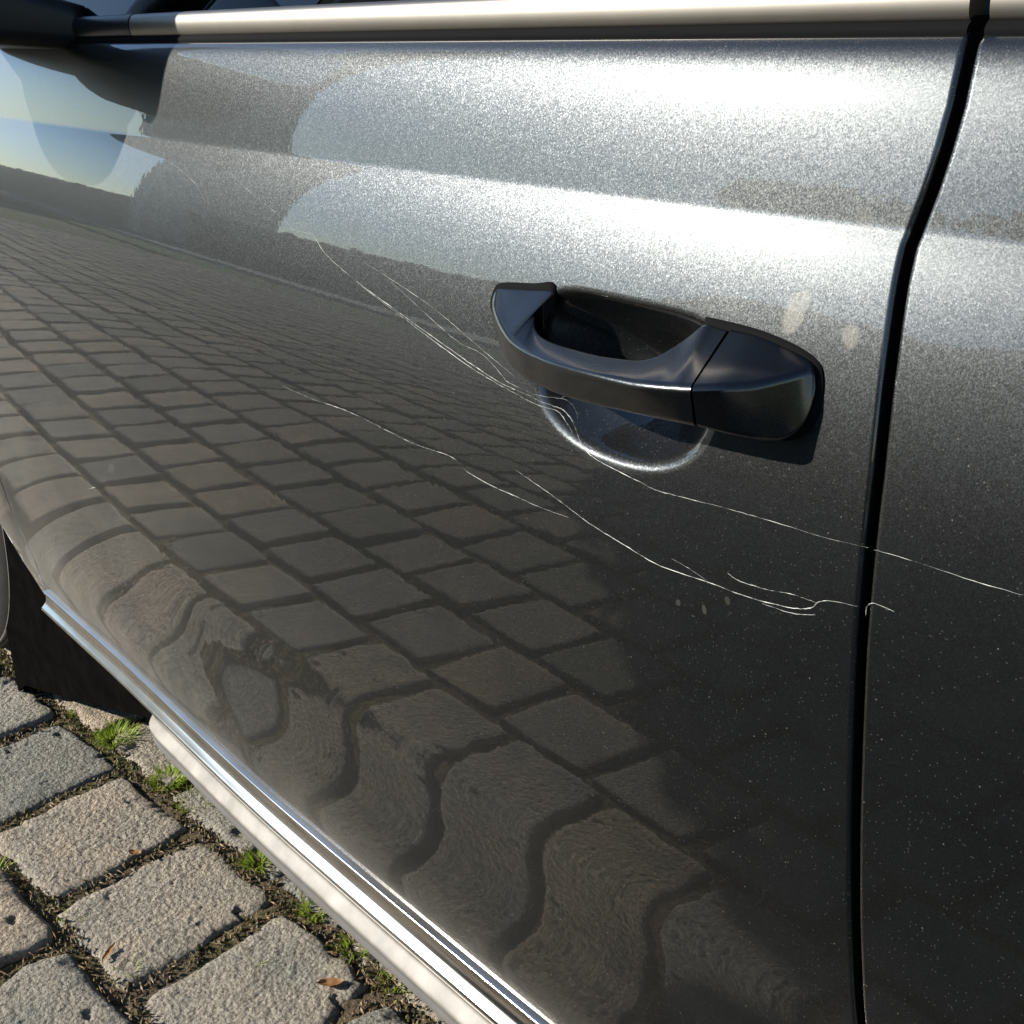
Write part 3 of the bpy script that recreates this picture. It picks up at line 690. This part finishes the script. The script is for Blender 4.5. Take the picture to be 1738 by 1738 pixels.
def sett_mesh(seed, nx, ny, amp):
    rnd = random.Random(seed); lx, ly = PX_-.0165, PY-.0175
    off = Vector((seed*3.7, seed*1.3, 0)); V = []
    ux = [0, .012, .04]+list(np.linspace(.09, .91, nx-6))+[.96, .988, 1]; uy = [0, .012, .04]+list(np.linspace(.09, .91, ny-6))+[.96, .988, 1]
    for u in ux:
        for v in uy:
            x, y = (u-.5)*lx, (v-.5)*ly
            e = min(min(u, 1-u)*lx, min(v, 1-v)*ly)
            # uneven outline, corners knocked off
            cx, cy = abs(x)/(lx/2), abs(y)/(ly/2)
            k = 1-.045*max(0, cx*cy-.72)/.28
            wob = .010*noise.noise(Vector((x*22, y*22, 1))+off)
            X, Y = x*k+wob*cx, y*k+.010*noise.noise(Vector((x*22, y*22, 9))+off)*cy
            z = .0 - .007*max(0, 1-e/.006)**2
            z += amp*(1.5*noise.noise(Vector((x*16, y*16, 3))+off)+.8*noise.noise(Vector((x*120, y*120, 3))+off)+.9*noise.noise(Vector((x*300, y*300, 3))+off))
            if noise.noise(Vector((x*26, y*26, 20))+off) > .30 and e < .03: z -= amp*2.6*min(1, (noise.noise(Vector((x*26, y*26, 20))+off)-.30)*8)
            V.append((X, Y, z))
    nx, ny = len(ux), len(uy); Fc = grid_faces(nx, ny)
    ring = [i*ny for i in range(nx)]+[(nx-1)*ny+j for j in range(1, ny)]+[i*ny+ny-1 for i in range(nx-2, -1, -1)]+[j for j in range(ny-2, 0, -1)]
    b0 = len(V)
    for r in ring: V.append((V[r][0], V[r][1], -.05))
    for i in range(len(ring)):
        j = (i+1) % len(ring); Fc.append((ring[j], ring[i], b0+i, b0+j))
    return V, Fc
HI = [sett_mesh(s, 74, 82, .0016) for s in range(5)]
LO = [sett_mesh(s+20, 9, 9, .0016) for s in range(6)]
def me_of(name, vf):
    me = bpy.data.meshes.new(name); me.from_pydata(vf[0], [], vf[1]); me.polygons.foreach_set('use_smooth', [True]*len(me.polygons)); me.materials.append(M['stone']); return me
HIM = [me_of('sett_worn', v) for v in HI]; LOM = [me_of('sett_plain', v) for v in LO]
spots = []
for m_ in range(-21, 13):
    yp = -.132+(m_+.5)*PY
    shift = -1.335+(.0 if m_ % 2 == 0 else .095)+random.uniform(-.02, .02)
    if m_ == 2: shift = -1.335
    if m_ == 1: shift = -1.335+.075
    k0 = int((-12.5-shift)/PX_); k1 = int((4-shift)/PX_)
    for k in range(k0, k1):
        xp = shift+(k+.5)*PX_
        X, Y = to_world(xp, yp)
        hi = (-1.85 < X < -.45 and -.05 < Y < .62)
        d = math.hypot(X+1.3, (Y-.1))
        if Y > .75 and (X > -1.2): d += 3
        spots.append((0 if hi else 1, d, X, Y))
spots.sort()
rest = ([], [], [])
for i, (h, d, X, Y) in enumerate(spots):
    rnd = random.Random(i*7+1)
    dz = rnd.uniform(-.0045, .004); rz = rnd.uniform(-.04, .04); fl = rnd.choice((0, math.pi))
    tx, ty = rnd.uniform(-.018, .018), rnd.uniform(-.018, .018); s1 = rnd.uniform(.93, 1.035); s2 = rnd.uniform(.95, 1.03)
    if i < 290:
        me = (HIM if h == 0 else LOM)[rnd.randrange(5)]
        o = bpy.data.objects.new('sett', me); C.objects.link(o); o.parent = pv
        o.location = (X, Y, dz); o.rotation_euler = (tx, ty, PHI+rz+fl); o.scale = (s1, s2, 1)
    else:
        vs_, fs = LO[rnd.randrange(6)]; b0 = len(rest[0]); ca, sa = math.cos(PHI+rz+fl), math.sin(PHI+rz+fl); tn = rnd.random()
        for x, y, z in vs_:
            x *= s1; y *= s2
            rest[0].append((X+x*ca-y*sa, Y+x*sa+y*ca, z+dz+tx*y)); rest[2].append(tn)
        rest[1].extend([tuple(b0+q for q in f) for f in fs])
ro = build('far_setts', (rest[0], rest[1]), M['stone'], pv); tag(ro, kind='stuff')
at = ro.data.attributes.new('tint', 'FLOAT', 'POINT'); at.data.foreach_set('value', rest[2])

# ---- litter, moss and grass in the joints
def joint_point(rnd, x0, x1, y0, y1):
    while True:
        X, Y = rnd.uniform(x0, x1), rnd.uniform(y0, y1)
        yp = Y-PHI*(X+1); f = ((yp+.132)/PY) % 1; m_ = math.floor((yp+.132)/PY)
        sh = -1.335 if m_ == 2 else (-1.26 if m_ == 1 else -1.335+.095*(m_ % 2)); k = ((X-sh)/PX_) % 1
        if min(f, 1-f)*PY < .013 or min(k, 1-k)*PX_ < .012: return X, Y
def bits(name, count, material, size, rndseed, kind):
    rnd = random.Random(rndseed); V = []; Fc = []
    for i in range(count):
        X, Y = joint_point(rnd, -1.9, -.4, .0, .62); z = -.006+rnd.uniform(-.003, .004); a = rnd.uniform(0, 6.3); b0 = len(V)
        if kind == 'flake':
            l, w_ = size*rnd.uniform(.3, 1.9), size*rnd.uniform(.06, .34)
            for u, v, h in ((-1, 0, 0), (0, -1, .25), (1, 0, .1), (0, 1, .3), (0, 0, .6)):
                V.append((X+l*u*math.cos(a)-w_*v*math.sin(a), Y+l*u*math.sin(a)+w_*v*math.cos(a), z+h*size*rnd.uniform(.2, 1.2)))
            Fc += [(b0, b0+1, b0+4), (b0+1, b0+2, b0+4), (b0+2, b0+3, b0+4), (b0+3, b0, b0+4)]
        else:
            s = size*rnd.uniform(.5, 1.6)
            for k in range(5): V.append((X+s*math.cos(a+k*1.257)*rnd.uniform(.7, 1.2), Y+s*math.sin(a+k*1.257)*rnd.uniform(.7, 1.2), z-.002))
            V.append((X, Y, z+s*rnd.uniform(.5, 1.1)))
            Fc += [(b0+k, b0+(k+1) % 5, b0+5) for k in range(5)]
    return build(name, (V, Fc), material, None, False)
tag(bits('dry_litter', 4200, M['straw'], .005, 3, 'flake'), 'dry straw and leaf crumbs in the paving joints', 'litter', kind='stuff')
tag(bits('joint_moss', 2600, M['moss'], .0024, 4, 'clump'), 'dull green moss clumps filling the paving joints', 'moss', kind='stuff')
tag(bits('joint_grit', 1500, M['stone'], .0017, 5, 'clump'), 'loose grit scattered in the paving joints', 'grit', kind='stuff')
def tuft(X, Y, r, h, nb, seed):
    rnd = random.Random(seed); V = []; Fc = []
    for i in range(nb):
        a = rnd.uniform(0, 6.283); d = r*math.sqrt(rnd.random()); bx, by = X+d*math.cos(a), Y+d*math.sin(a)
        hh = h*rnd.uniform(.45, 1.15); lean = rnd.uniform(.2, 1.0)*hh; la = a+rnd.uniform(-.9, .9); w_ = rnd.uniform(.0009, .0019)
        ox, oy = -math.sin(la)*w_, math.cos(la)*w_; b0 = len(V)
        for t in (0, .4, .75, 1):
            cx, cy, cz = bx+math.cos(la)*lean*t*t, by+math.sin(la)*lean*t*t, -.014+hh*t*(1-.25*t); k = 1-t*.92
            V += [(cx-ox*k, cy-oy*k, cz), (cx+ox*k, cy+oy*k, cz)]
        for s in range(3): q = b0+s*2; Fc.append((q, q+1, q+3, q+2))
    return V, Fc
TUFT = [(-1.425, .497, .024, .028, 420), (-1.275, .508, .021, .025, 340), (-1.205, .512, .020, .021, 260), (-1.045, .515, .014, .028, 170), (-.925, .522, .014, .026, 160),
        (-.845, .524, .014, .025, 130), (-.775, .532, .016, .024, 150), (-1.525, .486, .012, .022, 90), (-1.255, .268, .010, .024, 26), (-1.105, .30, .009, .018, 26), (-.985, .315, .009, .022, 22), (-.90, .42, .008, .016, 30)]
TLAB = {0: 'largest bright green grass tuft, at the edge of the shadow under the car', 1: 'grass tuft in the joint corner beside the rounded front end of the sill',
        2: 'low spreading grass tuft partly hidden by the sill just behind its rounded end', 7: 'small grass tuft on the dark joint nearest the front tyre'}
for i, (X, Y, r, h, nb) in enumerate(TUFT):
    o = build('grass_tuft', tuft(X, Y, r, h, nb, i), M['grass'], None, False)
    tag(o, TLAB.get(i, 'small upright grass tuft in the joint running under the sill edge' if Y > .45 else 'sparse thin grass blades in a joint between the open setts'), 'grass tuft', 'grass tufts in the paving joints')
def dead_leaf(X, Y, l, w_, a, curl, z=.0008):
    V = []; Fc = []; n = 7
    for i in range(n):
        t = i/(n-1)*2-1; ww = w_*(1-t*t)**.7
        for s in (-1, -.5, 0, .5, 1):
            x, y = l*t, ww*s
            V.append((X+x*math.cos(a)-y*math.sin(a), Y+x*math.sin(a)+y*math.cos(a), z+curl*(s*s)*w_+.05*l*t*t+.0006*math.sin(7*t+s)))
    return V, grid_faces(n, 5)
for X, Y, l, w_, a, lab in [(-1.158, .405, .009, .005, .6, 'tiny orange leaf scrap at the edge of a pale clean sett'), (-1.02, .31, .014, .003, 2.2, 'thin yellowish dry leaf blade lying in a joint crossing'),
                            (-.815, .47, .014, .006, .9, 'brown curled leaf caught in the cross joint close to the sill'), (-.862, .295, .012, .007, 1.2, 'rust red leaf on the joint between two coarse grey setts')]:
    tag(build('fallen_leaf', dead_leaf(X, Y, l, w_, a, .35), M['deadleaf'], None), lab, 'leaf', 'fallen leaves on the setts')

# ---- beyond the paving: verge, road, hedges, house
def strip(name, y0, y1, z, material, label, x0=-120, x1=60):
    X0, Y0 = x0, y0+PHI*(x0+1); X1, Y1 = x1, y0+PHI*(x1+1); dy = y1-y0
    o = build(name, ([(X0, Y0, z), (X1, Y1, z), (X1, Y1+dy, z), (X0, Y0+dy, z)], [(0, 1, 2, 3)]), material, None, False)
    return tag(o, label, name.split('_')[-1], kind='structure')
strip('grass_verge', -6.0, -4.62, -.012, M['lawn'], 'narrow grass verge along the paved parking strip')
strip('road', -11.5, -6.15, -.04, M['asphalt'], 'grey asphalt road beyond the verge')
bm = box(-120, 60, -.075, .075, -.2, .08, .01)
kb = build('kerb', bm, M['kerb'], None, False); kb.location = (0, -6.075+PHI, 0); kb.rotation_euler = (0, 0, math.atan(PHI)); tag(kb, 'concrete kerb between verge and road', 'kerb', kind='structure')
def foliage(x0, x1, y0, y1, z0, z1, count, leaf, seed, rough=.18, end=None):
    rnd = random.Random(seed); V = []; Fc = []
    for i in range(count):
        # mostly near the outside of the clipped block
        x, y, z = rnd.uniform(x0, x1), rnd.uniform(y0, y1), rnd.uniform(z0, z1)
        f = rnd.random()
        if f < .33: y = y1-abs(rnd.gauss(0, .07))
        elif f < .55: z = z1-abs(rnd.gauss(0, .07))
        elif f < .75: x = rnd.choice((x0+abs(rnd.gauss(0, .07)), x1-abs(rnd.gauss(0, .07))))
        if end and x-x0 < end(z): x = x0+end(z)+abs(rnd.gauss(0, .05))
        p = Vector((x, y, z)); q = noise.noise_vector(p*1.7)*rough; p += q
        if noise.noise(p*3.1) < -.42: continue
        a = Vector((rnd.gauss(0, 1), rnd.gauss(0, 1), rnd.gauss(0, .7))).normalized(); b = a.cross(Vector((rnd.gauss(0, 1), rnd.gauss(0, 1), rnd.gauss(0, 1)))).normalized()
        s = leaf*rnd.uniform(.6, 1.3); b0 = len(V)
        V += [tuple(p-a*s), tuple(p+b*s*.5), tuple(p+a*s), tuple(p-b*s*.5)]; Fc.append((b0, b0+1, b0+2, b0+3))
    return V, Fc
def hedge(name, x0, x1, y0, y1, h, count, leaf, seed, label, group=None, end=None):
    e = empty(name, ((x0+x1)/2, (y0+y1)/2, 0), label, 'hedge', group)
    build('foliage', foliage(x0, x1, y0, y1, .08, h, count, leaf, seed, end=end), M['hedge'], e, False)
    if end:
        S = [[(x0+.08+end(z), y0+.1, z), (x1-.1, y0+.1, z), (x1-.1, y1-.1, z), (x0+.08+end(z), y1-.1, z)] for z in np.linspace(0, h-.08, 14)]
        build('hedge_core', loft(S), M['hedge'], e, False)
    else: build('hedge_core', box(x0+.10, x1-.10, y0+.10, y1-.10, 0, h-.10, .05), M['hedge'], e, False)
hedge('shadow_caster_hedge', -2.80, 1.6, -3.25, -2.35, 1.42, 60000, .026, 5, 'unseen dark green hedge added to shade the paving, its end shaped to the shadow edge', end=lambda z: float(np.interp(z, [0, .3, .9, 1.3, 1.42], [.22, .12, .0, .24, .42])))  # unseen block added for its shadow on the setts, end tapered to match
hedge('roadside_hedge', -75, 8, -13.6, -12.2, 1.9, 32000, .13, 6, 'long leafy hedge along the far side of the road')
hedge('garden_hedge', -34, 14, 5.2, 6.4, 2.1, 45000, .13, 8, 'dense garden hedge standing behind the parked car')
house = empty('town_house', (-27.6, -12.55, 0), 'tall beige rendered town house with a blank gable', 'house')
hw, hd, hh = 2.05, 4.5, 17.5; ang = math.atan2(18.5, 41)
def hrot(x, y, z): return (-27.6+(x*math.cos(ang)-y*math.sin(ang)), -12.55+(x*math.sin(ang)+y*math.cos(ang)), z)
def hbox(name, x0, x1, y0, y1, z0, z1, material, parent=house):
    bm = box(x0, x1, y0, y1, z0, z1)
    for v in bm.verts: v.co = Vector(hrot(*v.co))
    return build(name, bm, material, parent, False)
wl = hbox('wall', -hd*2, 0, -hw, hw, 0, hh, M['render'])
rv = [hrot(*p) for p in ((.25, -hw-.3, hh), (.25, hw+.3, hh), (.25, 0, hh+3.2), (-hd*2-.3, -hw-.3, hh), (-hd*2-.3, hw+.3, hh), (-hd*2-.3, 0, hh+3.2))]
build('roof', (rv, [(0, 1, 2), (3, 5, 4), (0, 2, 5, 3), (1, 4, 5, 2), (0, 3, 4, 1)]), M['roof_tile'], house, False)
hbox('downpipe', .0, .12, hw-.35, hw-.23, 0, hh, M['white'])
for k in range(5):
    for x in (-3, -6, -9):
        wn = hbox('window', x-.6, x+.6, hw-.02, hw+.05, 1.2+k*2.9, 2.9+k*2.9, M['white']); hbox('pane', x-.5, x+.5, hw+.03, hw+.06, 1.3+k*2.9, 2.8+k*2.9, M['window'], wn)
